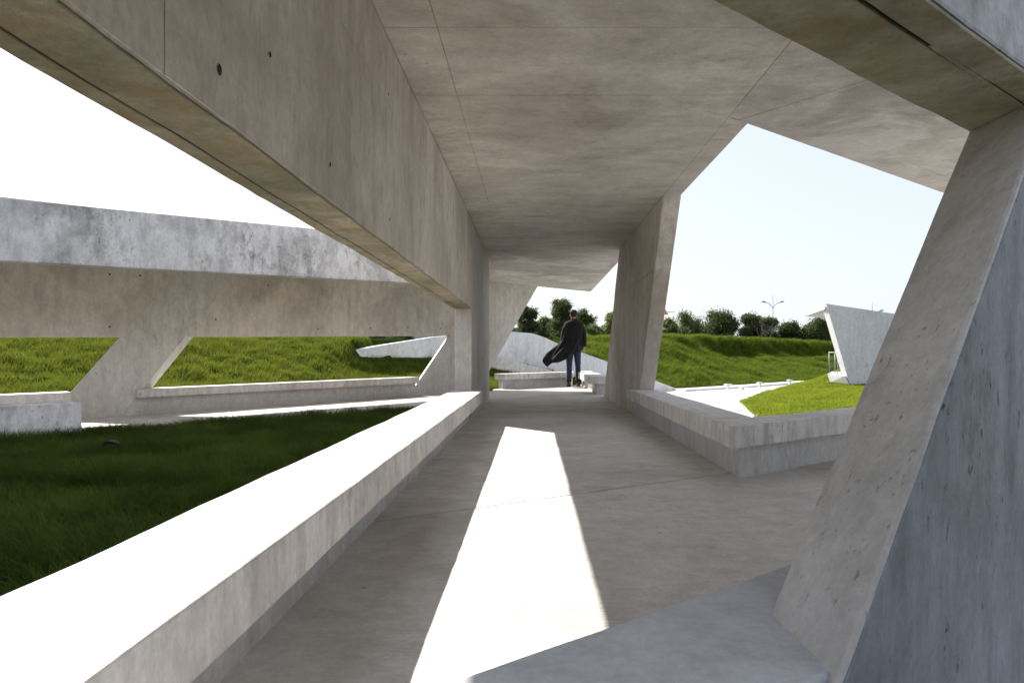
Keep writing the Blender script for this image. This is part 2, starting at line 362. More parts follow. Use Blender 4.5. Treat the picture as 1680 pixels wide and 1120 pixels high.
# form panels on the inner face
jy = [-0.1, 1.33, 3.05, 4.66, 6.25, Y1 + 0.02, 8.6, 9.15, 9.7, 10.25, 10.8, Y2 - 0.005]
for i, (a, b_) in enumerate(zip(jy[:-1], jy[1:])):
    lvls = ((BZ + 0.004, 2.02), (2.02, CZ - 0.004)) if b_ <= Y1 + 0.1 else ((0.004, 1.62), (1.62, CZ - 0.004))
    for z0, z1 in lvls:
        block('form_panel', [Vector((XI - 0.004, y, z)) for y, z in ((a + .0015, z0 + .0012), (b_ - .0015, z0 + .0012), (b_ - .0015, z1 - .0012), (a + .0015, z1 - .0012))],
              (0.004 + random.uniform(0, 0.0012), 0, 0), M['wall'] if b_ <= Y1 + 0.1 else M['wallpale'], lw, bevel=0.001)
def tie_hole(p, nrm, r=0.014, parent=None, el_=1.0):
    bm = bmesh.new(); nrm = Vector(nrm); q = nrm.to_track_quat('Z', 'Y').to_matrix(); n = 12
    prev = None
    for rr, dd in ((r * 1.5, 0.0003), (r * 1.15, 0.002), (r, 0.0012)):
        ring = [bm.verts.new(Vector(p) + q @ Vector((math.cos(2 * math.pi * i / n) * rr, math.sin(2 * math.pi * i / n) * rr * el_, dd))) for i in range(n)]
        if prev:
            for i in range(n): bm.faces.new((prev[i], prev[(i + 1) % n], ring[(i + 1) % n], ring[i]))
        prev = ring
    bm.faces.new(prev)
    bmesh.ops.recalc_face_normals(bm, faces=bm.faces[:])
    return from_bm('tie_hole', bm, M['tie'], parent)
for x, y in ((358, 115), (540, 270), (441, 90), (636, 155), (638, 360)):
    Y = -XI * F / (VX - x); r = 0.006 if x in (358,) else 0.0035
    tie_hole((XI + 0.0035, Y, EYE - (y - VY) / F * Y), (1, 0, 0), r, lw, 1.5)

# column on the right (plate leaning towards the camera)
cr = [(8.65, -0.1), (12.5, -0.1), (10.2, CZ + 0.006), (6.8, CZ + 0.006)]
rc = block('column', [Vector((1.305, y, z)) for y, z in cr], (0.175, 0, 0), M['wall'], pav, bevel=0.007, cell=0.14, amp=0.0025)
for i in range(6):
    f0, f1 = i / 6, (i + 1) / 6
    for za, zc in ((0.003, 1.668), (1.674, CZ - 0.004)):
        q = []
        for f, z in ((f0, za), (f1, za), (f1, zc), (f0, zc)):
            k_ = z / CZ; ya = 8.65 + (6.8 - 8.65) * k_ + 0.012; yb = 12.5 + (10.2 - 12.5) * k_ - 0.012
            q.append(Vector((1.305, ya + (yb - ya) * f + (0.0015 if f == f0 else -0.0015), z)))
        block('form_panel', q, (-0.004 - random.uniform(0, 0.0015) - (0.004 if za > 1 else 0), 0, 0), M['wall'], rc, bevel=0.001)

# near edge beam and near leaning column on the right
nb = block('edge_beam', [br(0.0, 0.436, BZ), br(6.5, 0.436, BZ), br(6.5, 0.436, CZ + 0.9), br(-0.62, 0.436, CZ + 0.9), br(-0.62, 0.436, BZ)],
           (NN.x * 0.199, NN.y * 0.199, 0), M['parapet'], pav, bevel=0.007, cell=0.10, amp=0.0025)
for n0, n1 in ((0.437, 0.494), (0.501, 0.634)):
    soff('soffit', [tuple(br(0.1, n0).xy), tuple(br(4, n0).xy), tuple(br(4, n1).xy), tuple(br(0.1, n1).xy)], BZ - 0.001, nb, 0.009)
block('drip_groove', plan([tuple(br(0.1, 0.4935).xy), tuple(br(1.26, 0.4955).xy), tuple(br(1.26, 0.4985).xy), tuple(br(0.1, 0.5015).xy)], BZ - 0.0045), (0, 0, 0.003), M['dark'], nb, bevel=0)
block('mortar_fillet', plan([tuple(br(1.265, 0.4935).xy), tuple(br(4, 0.4935).xy), tuple(br(4, 0.5015).xy), tuple(br(1.265, 0.5015).xy)], BZ - 0.0095), (0, 0, 0.008), M['soffit'], nb, bevel=0)
# near column: two halves so that the inner face and the weathered, shade-toned outer face keep their own colour
bA, bB = Vector((0.410, 0.909)), Vector((0.400, 1.147)); tA, tB = Vector((1.058, 1.393)), Vector((1.041, 1.629))
W = 1.6
def hexa(name, b4, t4, matn, parent, **kw):
    bm = bmesh.new()
    a = [bm.verts.new(v) for v in b4]; c = [bm.verts.new(v) for v in t4]
    bm.faces.new(a[::-1]); bm.faces.new(c)
    for i in range(4): bm.faces.new((a[i], a[(i + 1) % 4], c[(i + 1) % 4], c[i]))
    bmesh.ops.recalc_face_normals(bm, faces=bm.faces[:])
    roughen(bm, kw.get('bevel', 0.006), kw.get('cell', 0), kw.get('amp', 0.002))
    return from_bm(name, bm, matn, parent)
zb_, zt_ = -0.12, BZ - 0.004
_s = (tA - bA) / 0.968; bA = bA - _s * 0.47; _s = (tB - bB) / 0.968; bB = bB - _s * 0.47
V3 = lambda p, z: Vector((p[0], p[1], z))
off = D * W
nc = hexa('column', [V3(bA, zb_), V3(bA + off, zb_), V3(bB + off, zb_), V3(bB, zb_)],
          [V3(tA, zt_), V3(tA + off, zt_), V3(tB + off, zt_), V3(tB, zt_)], M['column'], pav, bevel=0.010, cell=0.05, amp=0.003)
nc['label'] = 'thick leaning column close to the camera at the right'
# weathered outer skin, its sky-lit shade painted into the base colour
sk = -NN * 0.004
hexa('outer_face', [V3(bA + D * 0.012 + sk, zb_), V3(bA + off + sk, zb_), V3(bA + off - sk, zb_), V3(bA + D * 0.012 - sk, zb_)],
     [V3(tA + D * 0.012 + sk, zt_), V3(tA + off + sk, zt_), V3(tA + off - sk, zt_), V3(tA + D * 0.012 - sk, zt_)], M['column_shade'], nc, bevel=0.0015)
# roof upstand of the main walkway (outer edge), seen only from outside
block('parapet', plan([(XO, 0.0), (XO, 10.9), (XO + 0.14, 10.9), (XO + 0.14, 0.0)], CZ + 0.311), (0, 0, 0.25), M['parapet'], pav, bevel=0.006)

# ------------------------------------------------------------------ benches
def bench(label, seat, base_, zt, zs=0.135, zb=-0.1, name='concrete_bench', group='concrete benches edging the walkways', cell=0.0, mt=None, mb=None, amp=0.002):
    c = seat[0]; t = tag(empty(name), label, 'bench', group)
    block('seat', plan(seat, zt - zs), (0, 0, zs), mt or M['bench'], t, bevel=0.007, cell=cell, amp=amp)
    block('base', plan(base_, zb), (0, 0, zt - zs - zb - 0.001), mb or M['benchbase'], t, bevel=0.003)
    return t
bench('long sunlit concrete bench along the left of the walkway beside the dark lawn',
      [(-0.588, 0.50), (-0.588, 8.034), (-0.945, 8.034), (-0.945, 0.222)], [(-0.743, 0.50), (-0.743, 8.03), (-0.90, 8.03), (-0.90, 0.26)], 0.35, 0.14, cell=0.10, amp=0.003)
# continuation past the wall corner
kc = (2.42 + 0.6195 * 1.17) / 0.785; kf = (2.56 + 0.6195 * 1.30) / 0.785; ko = (2.72 + 0.6195 * 1.49) / 0.785
bench('shaded angled concrete bench turning a corner in front of the sunlit plaza',
      [(1.17, kc), tuple(br(6.5, 2.42).xy), tuple(br(6.5, 2.72).xy), (1.49, ko), (1.49, 8.45), (1.17, 8.60)],
      [(1.30, kf), tuple(br(6.5, 2.56).xy), tuple(br(6.5, 2.69).xy), (1.455, ko - 0.03), (1.455, 8.7), (1.30, 8.7)], 0.35, 0.134, zb=-0.75, cell=0.12, amp=0.003)
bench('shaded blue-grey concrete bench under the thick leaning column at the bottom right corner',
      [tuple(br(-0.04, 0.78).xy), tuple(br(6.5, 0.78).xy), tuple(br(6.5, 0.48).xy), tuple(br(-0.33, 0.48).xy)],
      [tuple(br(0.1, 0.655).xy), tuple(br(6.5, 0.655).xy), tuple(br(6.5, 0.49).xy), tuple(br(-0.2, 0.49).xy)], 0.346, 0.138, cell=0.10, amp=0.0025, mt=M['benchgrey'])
# bench on the right, beyond the column, and behind the person
bench('short concrete bench just beyond the right column near the person',
      [(1.07, 13.0), (1.07, 16.75), (1.44, 17.1), (1.44, 13.0)], [(1.22, 13.1), (1.22, 16.95), (1.40, 17.1), (1.40, 13.1)], 0.352, 0.15, zb=-0.75)
p1 = wgpx(829, PF - 0.13); p2 = Vector((1.05, (PF - 0.13 - MM.x * 1.05) / MM.y)); al = lambda p: E2.dot(p)
a1_, a2_ = al(p1), al(p2)
bench('low concrete bench crossing the walkway end in front of the person',
      [tuple(wg(a1_, PF - 0.13).xy), tuple(wg(a2_ - 0.05, PF - 0.13).xy), tuple(wg(a2_ + 0.28, PF + 0.2).xy), tuple(wg(a1_ - 0.02, PF + 0.2).xy)],
      [tuple(wg(a1_ + 0.05, PF + 0.0).xy), tuple(wg(a2_ - 0.1, PF + 0.0).xy), tuple(wg(a2_ + 0.2, PF + 0.15).xy), tuple(wg(a1_ + 0.05, PF + 0.15).xy)], 0.335, 0.13, zb=-0.75)
# wing benches
btz = lambda Y: 0.352 - 0.0155 * lv(Y)
def wbench(label, x0, x1, m0, m1, mb0, mb1, f=btz, h=0.12, skew=0.0, mt=None, name='concrete_bench'):
    t = tag(empty(name), label, 'bench', 'concrete benches edging the walkways')
    a0, a1 = al(wgpx(x0, m0)), al(wgpx(x1, m0))
    slab_wing('seat', m0, m1, lambda Y: f(Y) - h, f, mt or M['bench'], a0, a1, t, 12)
    slab_wing('base', mb0, mb1, lambda Y: -0.5, lambda Y: f(Y) - h - 0.002, mt or M['benchbase'], a0 - skew * 0.3, a1, t, 12, bevel=0.003)
    return t
wbench('long low concrete bench between the two leaning legs of the far wing', 226, 688, PF - 0.13, PF + 0.2, PF - 0.0, PF + 0.16, skew=1)
wbench('low concrete bench left of the leaning leg in the far wing, at the picture edge', -160, 118, PF - 0.13, PF + 0.2, PF - 0.0, PF + 0.16)
t = tag(empty('concrete_bench'), 'blocky weathered grey concrete bench end standing on the lawn edge at far left', 'bench', 'concrete benches edging the walkways')
a0, a1 = al(wgpx(-700, PN)), al(wgpx(134, PN))
slab_wing('seat', PN, PN + 0.36, lambda Y: -0.4, lambda Y: 0.295 - 0.008 * (15.5 - Y), M['parapet'], a0, a1, t, 10)

# ------------------------------------------------------------------ far wing (left)
wing = tag(empty('concrete_wing'), 'far concrete wing with a weathered pale parapet above a long beam on two leaning legs', 'pavilion')
wbz = lambda Y: 1.19 - 0.03 * lv(Y)
wcz = lambda Y: 2.345 - 0.03 * lv(Y)
aR = al(Vector((XO, 14.89)))
fb = slab_wing('edge_beam', PF, PF + 0.19, wbz, lambda Y: wcz(Y) + 0.01, M['wall'], A0, al(wgpx(800, PF)), wing, 60)
slab_wing('roof_slab', PN + 0.02, PF + 0.21, lambda Y: wcz(Y) + 0.012, lambda Y: wcz(Y) + 0.25, M['ceiling'], A0, al(Vector((XO - 0.01, (PN + 0.02 - MM.x * (XO - 0.01)) / MM.y))), wing, 10, a1m=al(Vector((XO - 0.01, (PF + 0.21 - MM.x * (XO - 0.01)) / MM.y))))
def fz(a): return wg(a, PN).y
def fascia():
    bm = bmesh.new(); rings = []; n = 60; a0 = A0; a1 = al(Vector((XO - 0.004, (PN - MM.x * (XO - 0.004)) / MM.y)))
    for i in range(n + 1):
        a = a0 + (a1 - a0) * i / n; y = max(fz(a), 2.0)
        zb = 1.73 + 0.041 * (y - 7); zt = 2.37 + 0.055 * (y - 7)
        p0, p1 = wg(a, PN), wg(a, PN + 0.18)
        rings.append([bm.verts.new((p0.x, p0.y, zb)), bm.verts.new((p1.x, p1.y, zb)), bm.verts.new((p1.x, p1.y, zt)), bm.verts.new((p0.x, p0.y, zt))])
    for r, q in zip(rings[:-1], rings[1:]):
        for k in range(4): bm.faces.new((r[k], r[(k + 1) % 4], q[(k + 1) % 4], q[k]))
    bm.faces.new(rings[0]); bm.faces.new(rings[-1][::-1]); bmesh.ops.recalc_face_normals(bm, faces=bm.faces[:])
    es = [e for e in bm.edges if e.calc_face_angle(0) > 0.5]
    bmesh.ops.bevel(bm, geom=es, offset=0.008, segments=2, affect='EDGES')
    return from_bm('parapet', bm, M['parapet'], wing)
fascia()
# drip lip under the parapet
# legs in the plane m = PF
def leg(bl, br_, tl, tr, zfoot, ztop_, skew, lab):
    """bl,br_,tl,tr : picture points on the inner face; extended down to the foot and up inside the beam"""
    P = [wgpt(*q, PF - 0.006) for q in (bl, br_, tr, tl)]
    sv = Vector(skew)
    bm = bmesh.new()
    a = [bm.verts.new(p) for p in P]; b = [bm.verts.new(p + sv) for p in P]
    bm.faces.new(a); bm.faces.new(b[::-1])
    for i in range(4): bm.faces.new((a[i], b[i], b[(i + 1) % 4], a[(i + 1) % 4]))
    bmesh.ops.recalc_face_normals(bm, faces=bm.faces[:]); roughen(bm, 0.005, 0, 0)
    o = from_bm('leg', bm, M['wallpale'], wing); o['label'] = lab; return o
leg((64, 700), (183, 700), (292, 446), (405, 430), 0, 0, (0.0, 0.24, 0), 'leaning leg at the left')
leg((662, 662), (772, 662), (804, 452), (891, 454), 0, 0, (-0.06, 0.17, 0), 'broad leaning leg beside the walkway wall')
for x, y in ((522, 540), (608, 538), (669, 537), (723, 539), (230, 452), (180, 450), (180, 536), (354, 524), (440, 468)):
    p = wgpt(x, y, PF - 0.001); tie_hole(p, (-MM.x, -MM.y, 0), 0.009, fb)

# ------------------------------------------------------------------ added canopy (made up, outside the frame on the left, to shade the near lawn)
can = tag(empty('added_shade_canopy', (-10.2, 9.6, -0.5)), 'added unseen concrete canopy on a single pier, put there to shade the near lawn', 'canopy')
def loc(o): o.location = (10.2, -9.6, 0.5); return o
cp = [(-7.25, 7.3), (-7.25, 14.2), (-9.4, 14.2), (-11.6, 12.4), (-11.6, 8.6), (-9.4, 7.0)]
loc(block('shade_slab', plan(cp, 6.9), (0, 0, 0.35), M['wall'], can))
loc(block('pier', plan([(-11.3, 9.0), (-9.9, 9.0), (-9.9, 9.4), (-11.3, 9.4)], -0.6), (0, 0, 7.499), M['wall'], can))

# ------------------------------------------------------------------ terrain
RW = [px(577, 575, 17.5), px(640, 564, 18.6), px(710, 553, 19.6), px(770, 548, 20.6), px(838, 544, 21.4), px(873, 546.5, 21.9), px(890, 552, 22.2), px(917, 564, 22.6), px(955, 578, 23.1), px(993.5, 592, 23.6), px(1080, 626, 25.0), px(1117, 640, 25.9)]
RWb = [px(577, 585, 17.5), px(640, 585.5, 18.6), px(710, 586, 19.6), px(770, 586, 20.6), px(838, 592, 21.4), px(873, 600, 21.9), px(890, 604, 22.2), px(917, 611, 22.6), px(955, 620, 23.1), px(993.5, 628, 23.6), px(1080, 640, 25.0), px(1117, 641, 25.9)]
rwx = np.array([p.x for p in RW]); rwy = np.array([p.y for p in RW]); rwb = np.array([max(p.z, -0.6) for p in RWb])
def fbm(x, y, s, seed=0): return noise.noise(Vector((x * s + seed, y * s - seed, seed * 0.37)))
def H_left(x, y):
    m = MM.x * x + MM.y * y
    crest = 0.60 + 0.030 * y + 0.05
    k = sm(11.5, 16.2, m)
    z = 0.10 + (crest - 0.10) * (0.25 * k + 0.75 * min(1, max(0, (m - 11.5) / 4.7)))
    z += 0.03 * fbm(x, y, 0.8, 3) * (1 - 0.6 * k) + (0.085 * fbm(x, y, 2.3, 8) + 0.04 * fbm(x, y, 5, 9)) * (1 - 0.5 * sm(15.2, 16, m))
    if m > 16.2: z -= 0.02 * (m - 16.2)
    # in front of the ramp wall
    yw = np.interp(x, rwx, rwy); zb = np.interp(x, rwx, rwb)
    d = (yw - y) * 0.85
    low = zb - max(0.0, min(d, 1.3)) * 0.40 - max(0.0, d - 1.3) * 0.02
    low = max(low, -0.65) if d > 0 else zb
    if x > -4.8:
        f = sm(-4.72, -4.45 + 0.3 * max(d, 0), x)
        if d > -0.12: z = z * (1 - f) + low * f
        else:
            top = np.interp(x, rwx, [p.z for p in RW]) - 0.10
            z = z * (1 - f) + min(z, top) * f
    return z
xs = list(np.arange(-30, -12, 0.6)) + list(np.arange(-12, 3.6, 0.16)); ys = list(np.arange(4.5, 24, 0.16)) + list(np.arange(24, 40, 1.0))
def keepL(x, y):
    m = MM.x * x + MM.y * y
    if m < PF + 0.17: return False
    if x > 1.2: return y > np.interp(x, rwx, rwy) - 3.0 and y < np.interp(x, rwx, rwy) + 0.1 and y > 17.4
    return y < 40
lb = grid_mesh('left_grass_bank', xs, ys, H_left, M['soil'], keepL)
tag(lb, 'rising ground under the lawn behind the far wing', None, None, 'structure')
# right bank behind the plaza
bx = np.array([1.0, 5.6, 9.0, 12.5, 20, 34, 60]); by = np.array([24.3, 25.9, 29.2, 32.9, 38.5, 44, 52])
def H_right(x, y):
    yb = np.interp(x, bx, by); d = (y - yb) * 0.83
    crest = np.interp(x, [1, 3, 7, 13, 20, 40], [1.52, 1.50, 1.68, 1.66, 1.50, 1.45])
    wd = np.interp(x, [1, 6, 10, 20], [6.0, 7.0, 7.5, 7.5])
    s = max(0, d / wd)
    st = sm(6.0, 10.5, x - 0.1 * d)
    g1 = min(1, s)
    g2 = (0.52 * min(1, s / 0.82) + 0.48 * sm(0.80, 1.0, s))
    k = g1 * (1 - st) + g2 * st
    z = -0.62 + (crest + 0.62) * k
    uu = 0.9 * x + 0.45 * y; vv = 0.45 * x - 0.9 * y
    z += 0.05 * fbm(x, y, 0.5, 5) * min(1, s) + (0.15 * noise.noise(Vector((uu * 1.6, vv * 0.35, 3.3))) + 0.09 * noise.noise(Vector((uu * 3.5, vv * 0.8, 8.3)))) * min(1, s * 4) * (1 - 0.7 * sm(0.8, 1, s))
    if s > 1: z -= 0.012 * (d - wd)
    return z
xs = list(np.arange(0.9, 24, 0.2)) + list(np.arange(24, 70, 3)); ys = list(np.arange(24.2, 52, 0.2)) + list(np.arange(52, 100, 4))
rb = grid_mesh('right_grass_bank', xs, ys, H_right, M['soil'], lambda x, y: y > np.interp(x, bx, by) - 0.2)
tag(rb, 'long grassy embankment ground behind the plaza', None, None, 'structure')
# plateau far left behind the bank
pl = grid_mesh('far_ground', [-200, -60, -30, 0.9], [38, 60, 110], lambda x, y: 0.55, M['soil'])
tag(pl, 'flat ground far behind the left bank', None, None, 'structure')
# plaza
pz = block('plaza', plan([(1.6, 4.5), (26, 4.5), (40, 44), (20, 38.4), (12.5, 32.8), (9, 29.1), (5.6, 25.8), (1.6, 24.0)], -0.9), (0, 0, 0.30), M['plaza'], None, bevel=0)
tag(pz, 'white sunlit concrete plaza at the foot of the grass bank', None, None, 'structure')
kb = [(x, y) for x, y in ((5.3, 25.6), (9, 29.0), (12.5, 32.6), (16, 35.2), (20, 38.0))]
kerb = block('kerb', plan(kb + [(x + 0.25, y - 0.75) for x, y in kb[::-1]], -0.598), (0, 0, 0.07), M['white'], None, bevel=0.01)
tag(kerb, 'pale raised kerb strip along the foot of the grass bank', None, None, 'structure')
# ramp wall
rw = tag(empty('ramp_wall'), 'curving pale concrete ramp wall sloping down behind the person to the plaza', 'wall')
bm = bmesh.new(); rings = []
fine = []
cum = np.linspace(0, len(RW) - 1, 50)
for c in cum:
    i = min(int(c), len(RW) - 2); f = c - i; fine.append(RW[i].lerp(RW[i + 1], f))
for i, p in enumerate(fine):
    q = fine[min(i + 1, len(fine) - 1)]; r = fine[max(i - 1, 0)]; tng = Vector((q.x - r.x, q.y - r.y, 0)).normalized(); nr = Vector((-tng.y, tng.x, 0)) * 0.22
    zb = -0.8
    rings.append([bm.verts.new((p.x, p.y, zb)), bm.verts.new((p.x + nr.x, p.y + nr.y, zb)), bm.verts.new((p.x + nr.x, p.y + nr.y, p.z)), bm.verts.new((p.x, p.y, p.z))])
for r, q in zip(rings[:-1], rings[1:]):
    for k in range(4): bm.faces.new((r[k], r[(k + 1) % 4], q[(k + 1) % 4], q[k]))
bm.faces.new(rings[0]); bm.faces.new(rings[-1][::-1]); bmesh.ops.recalc_face_normals(bm, faces=bm.faces[:])
from_bm('wall_body', bm, M['ramp'], rw)
# sloping kerb below the ramp wall
bm = bmesh.new(); rings = []
for xx, yy, YY in ((806, 584, 20.3), (840, 592, 20.5), (873, 600, 20.8), (905, 608, 21.1), (935, 616, 21.4)):
    p = px(xx, yy, YY); rings.append([bm.verts.new(p + Vector(v)) for v in ((0, 0, -0.5), (0, 0.25, -0.5), (0, 0.25, 0), (0, 0, 0))])
for r, q in zip(rings[:-1], rings[1:]):
    for k in range(4): bm.faces.new((r[k], r[(k + 1) % 4], q[(k + 1) % 4], q[k]))
bm.faces.new(rings[0]); bm.faces.new(rings[-1][::-1]); bmesh.ops.recalc_face_normals(bm, faces=bm.faces[:])
from_bm('kerb', bm, M['bench'], rw)
# near lawn
def H_near(x, y):
    m = MM.x * x + MM.y * y
    return -0.17 + 0.03 * fbm(x, y, 0.7, 2) + 0.03 * sm(6, 9, m) - 0.0
nl = grid_mesh('near_lawn', np.arange(-14, -0.9, 0.25), np.arange(-3, 12.2, 0.25), H_near, M['soil'], lambda x, y: MM.x * x + MM.y * y < PN + 0.2)
tag(nl, 'shaded lawn ground between the left bench and the far wing', None, None, 'structure')
# mound on the right
mx, my = 13.5, 27.0
def H_mound(x, y):
    # edge runs (4.7,14.8)-(5.9,19.8)-(11.3,29.7)
    ex = np.interp(y, [14.6, 19.8, 24, 29.7, 36], [4.75, 5.95, 8.0, 11.2, 15.0])
    d = x - ex
    k = sm(-0.3, 2.8, d)
    hgt = np.interp(y, [14, 20, 25, 27.5, 31, 36], [0.05, 0.08, 0.10, 0.32, 0.78, 1.0])
    z = -0.60 + hgt * k + 0.02 * fbm(x, y, 0.9, 7) * k
    if d < 0: z = -0.60 + max(-0.15, d * 0.4)
    return z
mnd = grid_mesh('grass_mound', np.arange(4.6, 30, 0.25), np.arange(12.0, 38, 0.25), H_mound, M['soil'],
                lambda x, y: x > np.interp(y, [14.6, 19.8, 24, 29.7, 36], [4.75, 5.95, 8.0, 11.2, 15.0]) - 0.6)
tag(mnd, 'rising ground of the bright lawn beside the plaza', None, None, 'structure')

# ------------------------------------------------------------------ grass blades
def vnoise(x, y, s, seed):
    r = np.random.default_rng(seed).random((128, 128)); u = x * s; v = y * s
    i = np.floor(u).astype(int); j = np.floor(v).astype(int); fu = u - i; fv = v - j
    fu = fu * fu * (3 - 2 * fu); fv = fv * fv * (3 - 2 * fv); i %= 127; j %= 127
    return r[i, j] * (1 - fu) * (1 - fv) + r[i + 1, j] * fu * (1 - fv) + r[i, j + 1] * (1 - fu) * fv + r[i + 1, j + 1] * fu * fv
def grass(name, label, P, h, wd, lean, matn, seg=1, seed=1, clump=2.0, spread=0.6):
    r = np.random.default_rng(seed); n = len(P); P = np.asarray(P)
    cn = vnoise(P[:, 0] + 50, P[:, 1] + 50, clump, seed); cn2 = vnoise(P[:, 0] + 80, P[:, 1] + 20, clump * 3, seed + 1)
    hh = h * (0.45 + 0.55 * r.random(n)) * (0.45 + 0.8 * cn + 0.35 * cn2)
    a = r.random(n) * 2 * np.pi; wv = np.stack([np.cos(a), np.sin(a), np.zeros(n)], 1) * (wd * (0.6 + 0.8 * r.random(n)))[:, None]
    la = vnoise(P[:, 0] + 10, P[:, 1] + 90, clump * 1.3, seed + 5) * 2 * np.pi * 1.2
    ld = np.stack([np.cos(la), np.sin(la)], 1) * 0.6 * spread + r.normal(0, spread * 0.5, (n, 2)) + np.array(lean)[None, :2]
    tip = P + np.concatenate([ld * hh[:, None], hh[:, None]], 1)
    if seg == 1:
        V = np.stack([P - wv, P + wv, tip], 1).reshape(-1, 3); idx = np.arange(n * 3).reshape(-1, 3)
    else:
        mid = P + np.concatenate([ld * hh[:, None] * 0.3, hh[:, None] * 0.6], 1)
        V = np.stack([P - wv, P + wv, mid + wv * 0.7, mid - wv * 0.7, tip], 1).reshape(-1, 3)
        b0 = np.arange(n)[:, None] * 5
        idx = np.concatenate([b0 + np.array([[0, 1, 2]]), b0 + np.array([[0, 2, 3]]), b0 + np.array([[3, 2, 4]])], 1).reshape(-1, 3)
    me = bpy.data.meshes.new(name); me.vertices.add(len(V)); me.vertices.foreach_set('co', V.astype(np.float32).ravel())
    me.loops.add(len(idx) * 3); me.loops.foreach_set('vertex_index', idx.astype(np.int32).ravel())
    me.polygons.add(len(idx)); me.polygons.foreach_set('loop_start', np.arange(0, len(idx) * 3, 3, dtype=np.int32))
    me.polygons.foreach_set('loop_total', np.full(len(idx), 3, dtype=np.int32)); me.update(calc_edges=True)
    o = link(name, me, matn); tag(o, label, 'grass', None, 'stuff'); return o
def scatter(n, x0, x1, y0, y1, Hf, keep, seed):
    r = np.random.default_rng(seed); out = []
    X = r.uniform(x0, x1, n); Y = r.uniform(y0, y1, n)
    for x, y in zip(X, Y):
        if keep(x, y): out.append((x, y, Hf(x, y) - 0.01))
    return out
def inview(x, y, mrg=60):
    if y < 0.5: return False
    c = VX + F * x / y; return -mrg < c < 1680 + mrg
def kn(x, y):
    return x < -0.97 and MM.x * x + MM.y * y < PN + 0.12 and inview(x, y, 250) and y > 1.3
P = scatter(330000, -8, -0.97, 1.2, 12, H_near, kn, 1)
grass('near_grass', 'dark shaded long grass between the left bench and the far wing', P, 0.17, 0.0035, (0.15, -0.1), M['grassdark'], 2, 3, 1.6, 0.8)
def kl(x, y):
    if not keepL(x, y): return False
    m = MM.x * x + MM.y * y
    if m > 17.0 and x < -4.6: return False
    yw = np.interp(x, rwx, rwy)
    if x > -4.7 and y > yw - 0.08 and not (x < 1 and yw + 0.35 < y < yw + 6): return False
    if x > -4.7 and y < yw - 5.5 : return False
    return inview(x, y)
P = scatter(520000, -16, 2.6, 7, 23, H_left, kl, 2)
grass('bank_grass', 'tufty bright green grass on the low bank behind the far wing', P, 0.13, 0.005, (0.30, -0.1), M['grass'], 1, 4, 2.2, 0.75)
def kr(x, y):
    yb = np.interp(x, bx, by); d = (y - yb) * 0.83
    return d > 0 and d < 8.6 and 940 < VX + F * x / y < 1400
P = scatter(420000, 1.0, 21, 24.2, 49, H_right, kr, 5)
grass('embankment_grass', 'wind-combed green grass on the long embankment behind the plaza', P, 0.24, 0.013, (0.75, -0.35), M['bankgrass'], 1, 6, 1.3, 0.5)
def km(x, y):
    ex = np.interp(y, [14.6, 19.8, 24, 29.7, 36], [4.75, 5.95, 8.0, 11.2, 15.0])
    return x > ex + 0.03 and 1190 < VX + F * x / y < 1480
P = scatter(300000, 4.7, 19, 12.6, 34, H_mound, km, 8)
grass('mound_grass', 'short bright lawn grass on the mound beside the white plaza', P, 0.085, 0.008, (0.3, -0.1), M['moundgrass'], 1, 9, 1.2, 0.6)

# ------------------------------------------------------------------ white building on the right
wb = tag(empty('white_building', (12.1, 26, -0.45)), 'small white concrete lookout building with slanting side wall and thin eave over the mound', 'building')
def wl(o): o.location = (-12.1, -26, 0.45); return o
YB = 26.0
# slanting side wall (front face) : runs right and away
def q(x, y, Y): return px(x, y, Y)
_k = 0.9 / (q(1600, 0, 26.9).x - q(1356, 0, 26.0).x)
def wp(x, y):
    Y = (26.0 - _k * q(1356, 0, 26.0).x) / (1 - _k * (x - VX) / F); return q(x, y, Y)
fr = [wp(1356, 498), wp(1600, 534), wp(1560, 606), wp(1395, 633)]
wl(block('wall', fr, (-0.05, 0.35, 0), M['white'], wb, bevel=0.01))
# eave: a sloping slab behind the wall, overhanging to the left
bm = bmesh.new()
for v in (q(1355, 497.5, 26.1), q(1320, 518.5, 28.0), q(1353, 507, 26.1), q(1359, 522.5, 29.5), q(1420, 510, 31), q(1420, 516, 31)): bm.verts.new(v)
bmesh.ops.convex_hull(bm, input=bm.verts[:]); wl(from_bm('eave', bm, M['white'], wb))
rl = [q(1359, 523, 26.6), q(1362, 523, 29.4), q(1378, 572, 29.4), q(1379, 572, 26.6)]
wl(block('back_wall', [q(1372, 521, 30.0), q(1440, 518, 30), q(1440, 614, 30), q(1392, 614, 30.0)], (0, 0.25, 0), M['white'], wb, bevel=0.01))
# balcony floor
wl(hexa('balcony', [q(1362, 627.5, 27.2), q(1393.5, 633, 26.06), q(1420, 628, 29.5), q(1380, 620, 30)], [q(1357.5, 613, 27.2), q(1385, 616.5, 26.06), q(1420, 612, 29.5), q(1366, 609, 30)], M['white'], wb, bevel=0.01))
rail = empty('railing'); rail.parent = wb; rail.location = (-12.1, -26, 0.45)
# railing as one part with posts
bpy.data.objects.remove(rail)
zr = q(1365, 613.5, 27.2).z
bm = bmesh.new(); z = zr + 0.86
tube(bm, (q(1359.5, 0, 27.2).x, 27.2, z), (q(1381, 0, 26.7).x, 26.7, z), 0.026, None, 6)
rail = from_bm('railing', bm, M['steel'], wb); wl(rail)
for x, Y in [(1360.5, 27.19), (1370, 26.95), (1374.5, 26.85), (1380, 26.72)]:
    bm = bmesh.new(); b0 = q(x, 580, Y); tube(bm, (b0.x, b0.y, zr - 0.02), (b0.x, b0.y, zr + 0.85), 0.022, None, 6); from_bm('rail_post', bm, M['steel'], rail)
